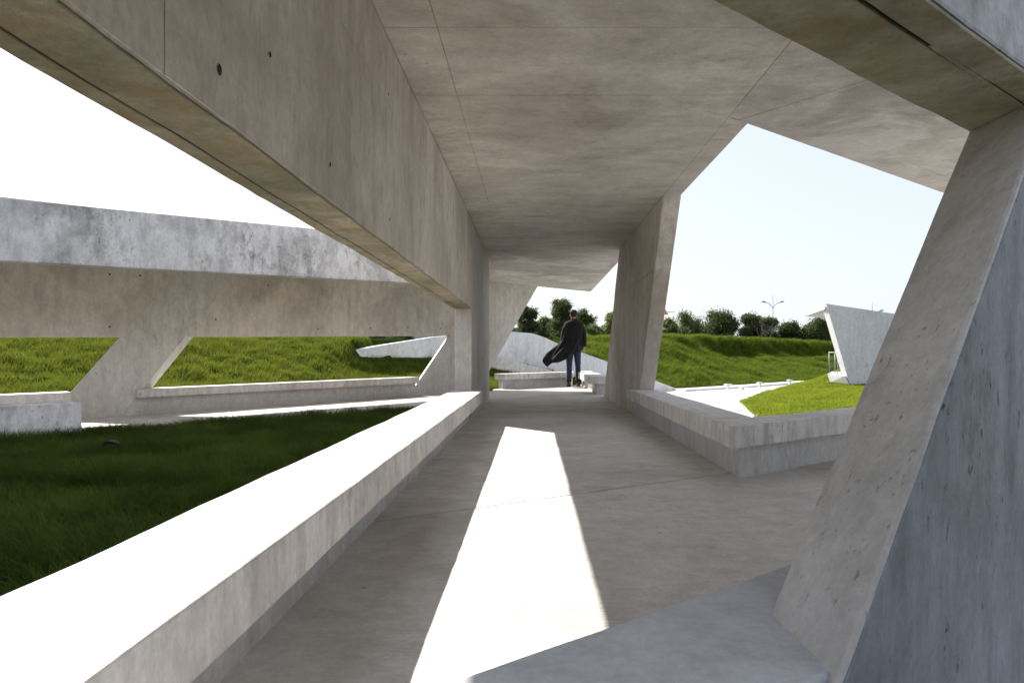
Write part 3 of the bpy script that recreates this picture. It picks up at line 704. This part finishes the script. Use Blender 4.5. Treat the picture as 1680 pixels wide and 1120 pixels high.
# ------------------------------------------------------------------ spotlights on the kerb
sp = None
spots = [(1195, 632.5, 'small white floodlight on the kerb, nearest of the row by the bank'), (1219, 633.5, 'flat small floodlight second in the row along the kerb'),
         (1247, 629.5, 'small white floodlight third in the row along the kerb'), (1296, 624.5, 'small white floodlight farthest along the kerb near the mound')]
for i, (x, y, lab) in enumerate(spots):
    Y = 1.27 * F / (y + 4.5 - VY); b0 = px(x, 0, Y)
    if sp is None:
        sp = empty('floodlight'); bm = bmesh.new(); tube(bm, (0, 0, 0), (0, 0, 0.14), 0.03, 0.045, 8); tube(bm, (0, 0, 0), (0, 0, 0.02), 0.09, None, 10); from_bm('post', bm, M['white'], sp)
        bm = bmesh.new(); box_bm(bm, (0, 0, 0.17), (0.30, 0.16, 0.05)); box_bm(bm, (0, 0, 0.20), (0.24, 0.12, 0.02)); bmesh.ops.bevel(bm, geom=bm.edges[:], offset=0.01, segments=1, affect='EDGES'); from_bm('lamp_head', bm, M['white'], sp)
        o = sp
    else: o = copy_tree(sp)
    o.location = (b0.x, Y, -0.60 + 0.07); o.rotation_euler.z = 0.4 + i * 0.1
    if i == 1: o.scale = (1.2, 1.0, 0.6)
    tag(o, lab, 'floodlight', 'floodlights along the kerb')

# ------------------------------------------------------------------ street lamps and sign
def lamp(x, Y, ztop, s, lab):
    t = tag(empty('street_lamp', (px(x, 0, Y).x, Y, 0.5)), lab, 'street lamp', 'street lamps beyond the trees')
    bm = bmesh.new(); tube(bm, (0, 0, 0), (0, 0, ztop - 0.5), 0.13 * s, 0.07 * s, 8); tube(bm, (0, 0, ztop - 0.5), (0, 0, ztop + 0.9), 0.04 * s, 0.02, 6); from_bm('pole', bm, M['steel'], t)
    for sg in (-1, 1):
        bm = bmesh.new(); zz = ztop - 0.5 - 1.6
        pts = [(0, zz), (0.35, zz + 0.55), (0.8, zz + 0.95), (1.35, zz + 1.15)]
        for (a, za), (b, zb) in zip(pts[:-1], pts[1:]): tube(bm, (sg * a * 1.0, 0, za), (sg * b * 1.0, 0, zb), 0.06, 0.05, 6)
        arm = from_bm('arm', bm, M['teal'], t)
        bm = bmesh.new(); tube(bm, (sg * 1.3, 0, zz + 1.13), (sg * 1.75, 0, zz + 1.26), 0.10, 0.15, 8); tube(bm, (sg * 1.75, 0, zz + 1.26), (sg * 2.15, 0, zz + 1.34), 0.15, 0.07, 8)
        from_bm('lamp_head', bm, M['teal'], arm)
    return t
lamp(1268, 130, 11.0, 1.0, 'tall double-armed teal street lamp rising above the trees against the sky')
lamp(1431, 128, 9.2, 1.0, 'double-armed teal street lamp mostly hidden behind the white building roof')
sg = tag(empty('warning_sign', (px(1089, 0, 60).x, 60, 0.5)), 'yellow triangular warning sign on a gantry arm peeking past the right column', 'sign')
bm = bmesh.new(); c = px(1087, 511, 60); l0 = Vector((0, 0, c.z - 0.5))
prism_bm([l0 + Vector((-0.42, 0, -0.28)), l0 + Vector((0.42, 0, -0.28)), l0 + Vector((0, 0, 0.46))], (0, 0.03, 0), bm); from_bm('plate', bm, M['yellow'], sg)
bm = bmesh.new(); tube(bm, (-0.25, 0.1, 0), (-0.25, 0.1, l0.z + 0.3), 0.07, None, 8); from_bm('post', bm, M['steel'], sg)
bm = bmesh.new(); tube(bm, (-0.25, 0.1, l0.z), (1.0, 0.1, l0.z - 0.05), 0.025, None, 6); from_bm('arm', bm, M['steel'], sg)

# ------------------------------------------------------------------ trees
def leaves_mesh(name, centers, radii, n, size, seed):
    r = np.random.default_rng(seed); w_ = np.array([q_ ** 2 for q_ in radii]); w_ = w_ / w_.sum()
    ci = r.choice(len(centers), n, p=w_); C = np.array(centers)[ci]; rad = np.array(radii)[ci]
    d = r.normal(size=(n, 3)); d /= np.linalg.norm(d, axis=1)[:, None]
    rr = rad * (0.2 + np.abs(r.normal(0.5, 0.40, n)))
    Pp = C + d * rr[:, None] * np.array([1, 1, 0.85])
    u = r.normal(size=(n, 3)); u /= np.linalg.norm(u, axis=1)[:, None]; v = np.cross(u, r.normal(size=(n, 3))); v /= np.linalg.norm(v, axis=1)[:, None]
    s = size * (0.5 + r.random(n))[:, None]
    V = np.stack([Pp - u * s, Pp + v * s * 0.6, Pp + u * s, Pp - v * s * 0.6], 1).reshape(-1, 3)
    me = bpy.data.meshes.new(name); me.vertices.add(n * 4); me.vertices.foreach_set('co', V.astype(np.float32).ravel())
    me.loops.add(n * 4); me.loops.foreach_set('vertex_index', np.arange(n * 4, dtype=np.int32))
    me.polygons.add(n); me.polygons.foreach_set('loop_start', np.arange(0, n * 4, 4, dtype=np.int32)); me.polygons.foreach_set('loop_total', np.full(n, 4, dtype=np.int32)); me.update(calc_edges=True)
    return me
def tree(x0, x1, ytop, Y, lab, seed, lm='leaf', zg=1.0, dense=1.0, bare=0.0, name='tree', asp=1.0, ybase=556, big=1.0):
    rr = random.Random(seed)
    cx = (x0 + x1) / 2; base_ = px(cx, 0, Y); wdt = (x1 - x0) / F * Y; ztop = EYE + (VY - ytop) / F * Y; h = ztop - zg
    t = tag(empty(name, (base_.x, Y, zg)), lab, 'tree', 'trees beyond the grass banks')
    bm = bmesh.new(); tips = []
    trunk_h = h * 0.35
    tube(bm, (0, 0, -0.3), (0.05 * wdt, 0, trunk_h), 0.05 * h * 0.5, 0.035 * h * 0.5, 8)
    for i in range(7):
        a = i * 2.4 + rr.random(); e = Vector((math.cos(a) * wdt * 0.3 * rr.uniform(.6, 1.1), math.sin(a) * wdt * 0.3, h * rr.uniform(0.5, 0.85)))
        mid = Vector((0.05 * wdt, 0, trunk_h * rr.uniform(.6, 1))).lerp(e, 0.5) + Vector((0, 0, h * 0.05))
        s0 = Vector((0.05 * wdt * 0.6, 0, trunk_h * rr.uniform(.6, 1)))
        tube(bm, s0, mid, 0.012 * h, 0.008 * h, 6); tube(bm, mid, e, 0.008 * h, 0.003 * h, 5)
        for k in range(3):
            e2 = e + Vector((rr.uniform(-1, 1) * wdt * .2, rr.uniform(-1, 1) * wdt * .2, rr.uniform(0, .2) * h)); tube(bm, mid.lerp(e, rr.random()), e2, 0.004 * h, 0.0015 * h, 4)
    from_bm('trunk', bm, M['bark'], t)
    cs, rs_ = [], []
    nb_ = int(34 * big)
    for i in range(nb_):
        zz = rr.uniform(0.10, 0.92); prof = math.sin(math.pi * min(1, max(0.08, (zz - 0.02) / 1.0)) ** 0.9) ** 0.55
        a = rr.random() * 6.28; rad = wdt * 0.5 * prof * math.sqrt(rr.random()) * 0.86
        r_ = wdt * rr.uniform(0.14, 0.24) / math.sqrt(big)
        cs.append((math.cos(a) * rad, math.sin(a) * rad, zz * h)); rs_.append(min(r_, (1 - zz) * h + 0.25))
    n = int(20000 * dense)
    me = leaves_mesh('crown', cs, rs_, n, 0.062 * Y / 50, seed)
    me.materials.append(M[lm]); link('crown', me, None, t)
    return t
T = [
 (843, 884, 500, 46, 'dark upright tree peeking out right of the far leaning leg', 'leaf', 1.2),
 (872, 912, 522, 52, 'low greyish-green bush-like tree left of the person', 'leaf2', 1.0),
 (897, 948, 488, 50, 'tall dark round tree directly behind the person', 'leaf', 1.6),
 (938, 976, 503, 55, 'dark tree just right of the person, lower than its neighbour', 'leaf', 1.0),
 (958, 994, 528, 50, 'thin sparse tree between the person and the right column', 'leaf2', 0.35),
 (985, 1022, 512, 52, 'yellow-green tree half hidden by the left edge of the right column', 'leaf2', 0.8),
 (1078, 1112, 521, 48, 'small pale tree touching the right column, left end of the right row', 'leaf2', 0.8),
 (1098, 1149, 512, 52, 'light green round tree second from the column in the right row', 'leaf2', 1.0),
 (1150, 1208, 511, 50, 'broad dark olive tree left of the street lamp', 'leaf', 1.3),
 (1210, 1250, 515, 50, 'dark tree just left of the street lamp pole', 'leaf', 1.2),
 (1244, 1279, 521, 49, 'dark low tree in front of the street lamp pole', 'leaf', 1.0),
 (1276, 1316, 529, 51, 'small dark round tree between the street lamp and white building', 'leaf', 0.9),
 (1318, 1366, 525, 50, 'dark tree touching the left side of the white building', 'leaf', 1.2)]
for i, (x0, x1, yt, Y, lab, lm, dn) in enumerate(T):
    tree(x0, x1, yt, Y, lab, 100 + i, lm, 0.9, dn, big=1.5 if i == 2 else 1.0)
# bare saplings
def sapling(x, ytop, Y, lab, seed):
    rr = random.Random(seed); b = px(x, 0, Y); h = EYE + (VY - ytop) / F * Y - 0.9
    t = tag(empty('bare_sapling', (b.x, Y, 0.9)), lab, 'tree', 'bare saplings in front of the trees')
    bm = bmesh.new(); tube(bm, (0, 0, -0.2), (0, 0, h * 0.4), 0.05, 0.04, 6)
    for i in range(5):
        s0 = Vector((0, 0, h * rr.uniform(0.15, 0.45))); a = rr.random() * 6.28; e = s0 + Vector((math.cos(a) * 0.5, math.sin(a) * 0.5, h * rr.uniform(.3, .55)))
        tube(bm, s0, e, 0.03, 0.012, 4)
        for k in range(3):
            tube(bm, s0.lerp(e, rr.uniform(.3, .9)), e + Vector((rr.uniform(-.3, .3), rr.uniform(-.3, .3), rr.uniform(0, .4))), 0.015, 0.006, 4)
    m = from_bm('branches', bm, M['bark'], t)
sapling(1252, 522, 45, 'pale bare sapling in front of the dark trees by the lamp', 1)
sapling(1262, 527, 45.5, 'second bare sapling directly under the street lamp', 2)
sapling(1118, 536, 46, 'bare sapling in front of the light green round tree', 3)
# low hedge mass far off
for i, (x0, x1, yt, lab) in enumerate(((596, 640, 549, 'low dark tree seen under the far beam left of the ramp wall top'), (636, 690, 548, 'low dark tree seen under the far beam above the ramp wall'),
                                  (1130, 1165, 537, 'low bush filling the gap left of the broad olive tree'), (1300, 1335, 542, 'low bush filling the gap before the white building'), (945, 1000, 540, 'low bushes along the skyline right of the person'))):
    tree(x0, x1, yt, 62, lab, 300 + i, 'leaf', 0.9, 0.5, name='bush')

# ------------------------------------------------------------------ far buildings seen under the beam
fb_ = tag(empty('far_building', (-42, 60, 0.5)), 'long pale blue-grey low building seen in the slot under the far beam', 'building')
bm = bmesh.new(); box_bm(bm, (0, 0, 1.6), (36, 8, 3.2)); from_bm('wall', bm, M['facade'], fb_)
bm = bmesh.new(); box_bm(bm, (0, 0, 3.3), (37, 9, 0.2)); from_bm('roof', bm, M['steel'], fb_)
for i in range(9):
    bm = bmesh.new(); box_bm(bm, (-15 + i * 3.7, -4.02, 1.5), (1.3 + (i % 3) * 0.5, 0.08, 1.6)); wn = from_bm('window', bm, M['darkfacade'] if i % 3 else M['white'], fb_)
    bm = bmesh.new(); box_bm(bm, (-15 + i * 3.7, -4.09, 1.5), (0.07, 0.06, 1.6)); from_bm('mullion', bm, M['steel'], wn)
fc = tag(empty('far_shed', (-13, 75, 0.5)), 'very pale distant shed behind the middle of the left bank', 'building')
bm = bmesh.new(); box_bm(bm, (0, 0, 1.4), (24, 6, 2.8)); from_bm('wall', bm, M['facade'], fc); bm = bmesh.new(); box_bm(bm, (0, 0, 2.9), (25, 7, 0.2)); from_bm('roof', bm, M['steel'], fc)
for i, x in enumerate((6, 24, 58, 72, 118, 139)):
    p_ = px(x, 0, 40); o = tag(empty('post', (p_.x, 40, 0.5)), ['thin dark post at the extreme left under the far beam', 'dark post second from the left edge under the far beam', 'slanting dark post third from the left edge under the far beam', 'thin dark post fourth from the left edge under the far beam',
          'dark post fifth from the left edge under the far beam', 'dark post just left of the leaning leg under the far beam'][i], 'post', 'dark posts beyond the left bank')
    bm = bmesh.new(); tube(bm, (0, 0, 0), (0.25 if i in (0, 2) else 0, 0, 2.0), 0.05 + 0.03 * (i % 2), None, 8); from_bm('shaft', bm, M['darkfacade'], o)
    bm = bmesh.new(); box_bm(bm, (0, 0, 0.02), (0.3, 0.3, 0.04)); from_bm('foot_plate', bm, M['steel'], o)

# ------------------------------------------------------------------ person
per = tag(empty('person', ((941 - VX) / F * 16.1, 16.1, 0.0)), 'person seen from behind in a windblown black coat, blue jeans and brown boots', 'person')
def skin(name, verts, edges, radii, mt, parent, sub=2, root=0):
    me = bpy.data.meshes.new(name); me.from_pydata(verts, edges, []); o = link(name, me, mt, parent)
    md = o.modifiers.new('skin', 'SKIN'); md.use_smooth_shade = True; md.branch_smoothing = 0.5
    for i, r in enumerate(radii):
        r = r if isinstance(r, tuple) else (r, r)
        me.skin_vertices[0].data[i].radius = r
        me.skin_vertices[0].data[i].use_root = (i == root)
    s = o.modifiers.new('sub', 'SUBSURF'); s.levels = sub; s.render_levels = sub
    return o
V = []; Ed = []; Rd = []
def av(p, r, par=None):
    V.append(p); Rd.append(r)
    if par is not None: Ed.append((par, len(V) - 1))
    return len(V) - 1
pel = av((0, 0, 0.98), (0.15, 0.10)); w1 = av((0, 0.01, 1.12), (0.13, 0.09), pel); ch = av((0, 0.01, 1.32), (0.17, 0.11), w1); nk0 = av((0, 0.0, 1.50), (0.085, 0.07), ch)
nk = av((0, -0.0, 1.57), 0.052, nk0); hd1 = av((0, 0.012, 1.65), (0.068, 0.082), nk); hd2 = av((0, 0.01, 1.725), (0.074, 0.093), hd1); hd3 = av((0, 0.0, 1.79), (0.045, 0.055), hd2)
hands = []
for sgn in (-1, 1):
    sh = av((0.17 * sgn, 0.0, 1.46), 0.058, ch); el_ = av((0.245 * sgn, -0.015 if sgn > 0 else 0.02, 1.19), 0.040, sh)
    wr = av((0.262 * sgn, 0.02, 0.955), 0.026, el_); pm = av((0.262 * sgn, 0.03, 0.90), (0.020, 0.034), wr); kn_ = av((0.262 * sgn, 0.034, 0.862), (0.014, 0.034), pm)
    hands.append((kn_, pm, sgn))
    hp = av((0.088 * sgn, 0, 0.90), 0.085, pel); kk = av((0.10 * sgn, 0.012, 0.50), 0.052, hp); an = av((0.108 * sgn, -0.01, 0.10), 0.036, kk); toe = av((0.125 * sgn, 0.12, 0.045), (0.035, 0.03), an)
for kn_, pm, sgn in hands:
    b0 = V[kn_]
    for i, (dy, L) in enumerate(((-0.027, 0.062), (-0.009, 0.078), (0.009, 0.084), (0.027, 0.074))):
        f1 = av((b0[0] - 0.001, b0[1] + dy, b0[2] - L * 0.5), 0.0085, kn_); av((b0[0] - 0.014 * sgn, b0[1] + dy, b0[2] - L), 0.0075, f1)
    th = av((b0[0] - 0.012 * sgn, V[pm][1] + 0.045, V[pm][2] - 0.03), 0.010, pm); av((b0[0] - 0.02 * sgn, V[pm][1] + 0.058, V[pm][2] - 0.066), 0.008, th)
body = skin('body', V, Ed, Rd, M['skin'], per, 2, 0)
def ball(name, c, s, mt, parent, seg=14, fn=None):
    bm = bmesh.new(); bmesh.ops.create_uvsphere(bm, u_segments=seg, v_segments=seg // 2 + 2, radius=1)
    for v in bm.verts:
        k = fn(v.co) if fn else 1
        v.co = Vector((v.co.x * s[0] * k, v.co.y * s[1] * k, v.co.z * s[2] * k)) + Vector(c)
    for f in bm.faces: f.smooth = True
    return from_bm(name, bm, mt, parent)
# face (looking away), ears
ball('nose', (0, 0.108, 1.672), (0.014, 0.022, 0.024), M['skin'], body, 8)
for s_ in (-1, 1):
    ball('ear', (0.078 * s_, 0.005, 1.675), (0.010, 0.020, 0.032), M['skin'], body, 8)
    ball('eye', (0.031 * s_, 0.088, 1.70), (0.012, 0.010, 0.009), M['white'], body, 8)
ball('mouth', (0, 0.092, 1.628), (0.025, 0.010, 0.008), M['boot'], body, 8)
def hairf(c):
    k = 1 + 0.06 * noise.noise(c * 6) + 0.03 * noise.noise(c * 15)
    if c.y > 0.5 and c.z < 0.35: k *= 0.72
    return k
hr = ball('hair', (0, -0.010, 1.742), (0.088, 0.102, 0.082), M['hair'], per, 28, hairf)
ball('nape_hair', (0, -0.038, 1.685), (0.072, 0.060, 0.055), M['hair'], hr, 16)
# jeans: loft around both legs
def loft(rings, mt, name, parent, nseg=20, fold=0.0, cap=True, thick=0):
    bm = bmesh.new(); prev = None
    for j, (c, rx, ry) in enumerate(rings):
        ring = []
        for i in range(nseg):
            a = 2 * math.pi * i / nseg; k = 1 + fold * noise.noise(Vector((math.cos(a) * 2, math.sin(a) * 2, c[2] * 9 + c[0] * 5)))
            ring.append(bm.verts.new((c[0] + math.cos(a) * rx * k, c[1] + math.sin(a) * ry * k, c[2])))
        if prev:
            for i in range(nseg): bm.faces.new((prev[i], prev[(i + 1) % nseg], ring[(i + 1) % nseg], ring[i])).smooth = True
        elif cap: bm.faces.new(ring[::-1])
        prev = ring
    if cap: bm.faces.new(prev)
    bmesh.ops.recalc_face_normals(bm, faces=bm.faces[:])
    return from_bm(name, bm, mt, parent)
jn_ = tag(empty('jeans'), None); jn_.parent = per
for s_ in (-1, 1):
    loft([((0.105 * s_, -0.005, 0.12), 0.058, 0.066), ((0.106 * s_, -0.004, 0.17), 0.063, 0.070), ((0.105 * s_, 0.0, 0.30), 0.064, 0.072), ((0.102 * s_, 0.012, 0.48), 0.066, 0.074),
          ((0.098 * s_, 0.01, 0.60), 0.074, 0.082), ((0.090 * s_, 0, 0.76), 0.088, 0.098), ((0.082 * s_, -0.005, 0.88), 0.098, 0.118), ((0.070 * s_, -0.005, 0.98), 0.10, 0.12)], M['jeans'], 'trouser_leg', jn_, 20, 0.10)
for s_ in (-1, 1):
    bm = bmesh.new()
    b_ = loft([((0.112 * s_, 0.03, 0.0), 0.048, 0.125), ((0.112 * s_, 0.03, 0.025), 0.050, 0.128), ((0.112 * s_, 0.025, 0.045), 0.046, 0.115), ((0.110 * s_, 0.01, 0.075), 0.043, 0.088), ((0.108 * s_, -0.012, 0.11), 0.046, 0.058), ((0.107 * s_, -0.012, 0.17), 0.049, 0.056)], M['boot'], 'boot', per, 18)
# coat
bm = bmesh.new(); na = 72; nt_ = 40; rows_ = []
for j in range(nt_ + 1):
    t_ = j / nt_; row = []
    for i in range(na):
        a = 2 * math.pi * i / na; ca, sa = math.cos(a), math.sin(a)       # ca>0 right, sa<0 towards camera
        left = max(0, -ca); back = max(0, -sa)
        hem = 0.90 - 0.25 * sm(-0.5, 0.7, -ca) - 0.13 * back + 0.02 * math.sin(5 * a)
        z = 1.545 + (hem - 1.545) * t_
        if t_ < 0.14:
            k = t_ / 0.14; rx = 0.075 + (0.225 - 0.075) * math.sin(k * math.pi / 2) ** 0.9; ry = 0.075 + 0.075 * k; z = 1.555 - 0.13 * k ** 1.6
        else:
            k = (t_ - 0.14) / 0.86; rx = 0.225 - 0.05 * math.sin(k * math.pi * 0.6) + 0.02 * k; ry = 0.150 + 0.05 * k
            z = 1.425 + (hem - 1.425) * k
        flare = sm(0.45, 1.0, t_)
        wind = flare * (0.36 * left ** 0.8 + 0.18 * back) + 0.085 * sm(0.15, 0.6, t_) * left
        fold = (0.018 * math.sin(7 * a + 3 * t_) + 0.012 * math.sin(13 * a - 5 * t_)) * sm(0.15, 0.9, t_) * (1 + 1.2 * left)
        x = ca * (rx + fold) - wind; y = sa * (ry + fold) - 0.02 + 0.08 * flare * left * math.sin(3.5 * t_ * 3 + a * 2)
        z += flare * left * (0.07 * math.sin(a * 6 + 1.2)) - flare * back * left * 0.10
        row.append(bm.verts.new((x, y, z)))
    rows_.append(row)
for r0, r1 in zip(rows_[:-1], rows_[1:]):
    for i in range(na): bm.faces.new((r0[i], r0[(i + 1) % na], r1[(i + 1) % na], r1[i])).smooth = True
coat = from_bm('coat', bm, M['coat'], per); sd = coat.modifiers.new('thick', 'SOLIDIFY'); sd.thickness = 0.012
# sleeves and collar
for s_ in (-1, 1):
    loft([((0.15 * s_, 0.0, 1.475), 0.055, 0.062), ((0.19 * s_, 0.0, 1.42), 0.068, 0.072), ((0.222 * s_, -0.005, 1.32), 0.064, 0.070), ((0.245 * s_, -0.01, 1.20), 0.058, 0.064), ((0.258 * s_, 0.0, 1.08), 0.052, 0.058), ((0.263 * s_, 0.015, 0.945), 0.046, 0.050)][::-1], M['coat'], 'sleeve', coat, 18, 0.12)
loft([((0, -0.002, 1.515), 0.088, 0.088), ((0, -0.004, 1.55), 0.078, 0.078), ((0, -0.004, 1.60), 0.070, 0.072)], M['coat'], 'collar', coat, 20, 0.05, cap=False)
# a few dead leaves on the lawn
for (x, y, lab) in ((182, 737, 'curled brown dead leaf on the dark lawn below the bench end'),):
    Y = (EYE + 0.06) * F / (y - VY); b0 = px(x, 0, Y); bm = bmesh.new()
    n = 8; vs = []
    for i in range(n + 1):
        u = i / n - 0.5; wd_ = 0.045 * math.cos(u * 3)
        vs.append([bm.verts.new((u * 0.16, s_ * wd_, 0.03 * math.cos(u * 3) + 0.03 * abs(s_) + 0.01)) for s_ in (-1, 0, 1)])
    for a, b_ in zip(vs[:-1], vs[1:]):
        for k in range(2): bm.faces.new((a[k], a[k + 1], b_[k + 1], b_[k])).smooth = True
    o = from_bm('dead_leaf', bm, plain('dead_leaf_brown', (0.05, 0.036, 0.026), 0.9)); o.location = (b0.x, Y, -0.05); tag(o, lab, 'leaf')
    o.modifiers.new('thick', 'SOLIDIFY').thickness = 0.002
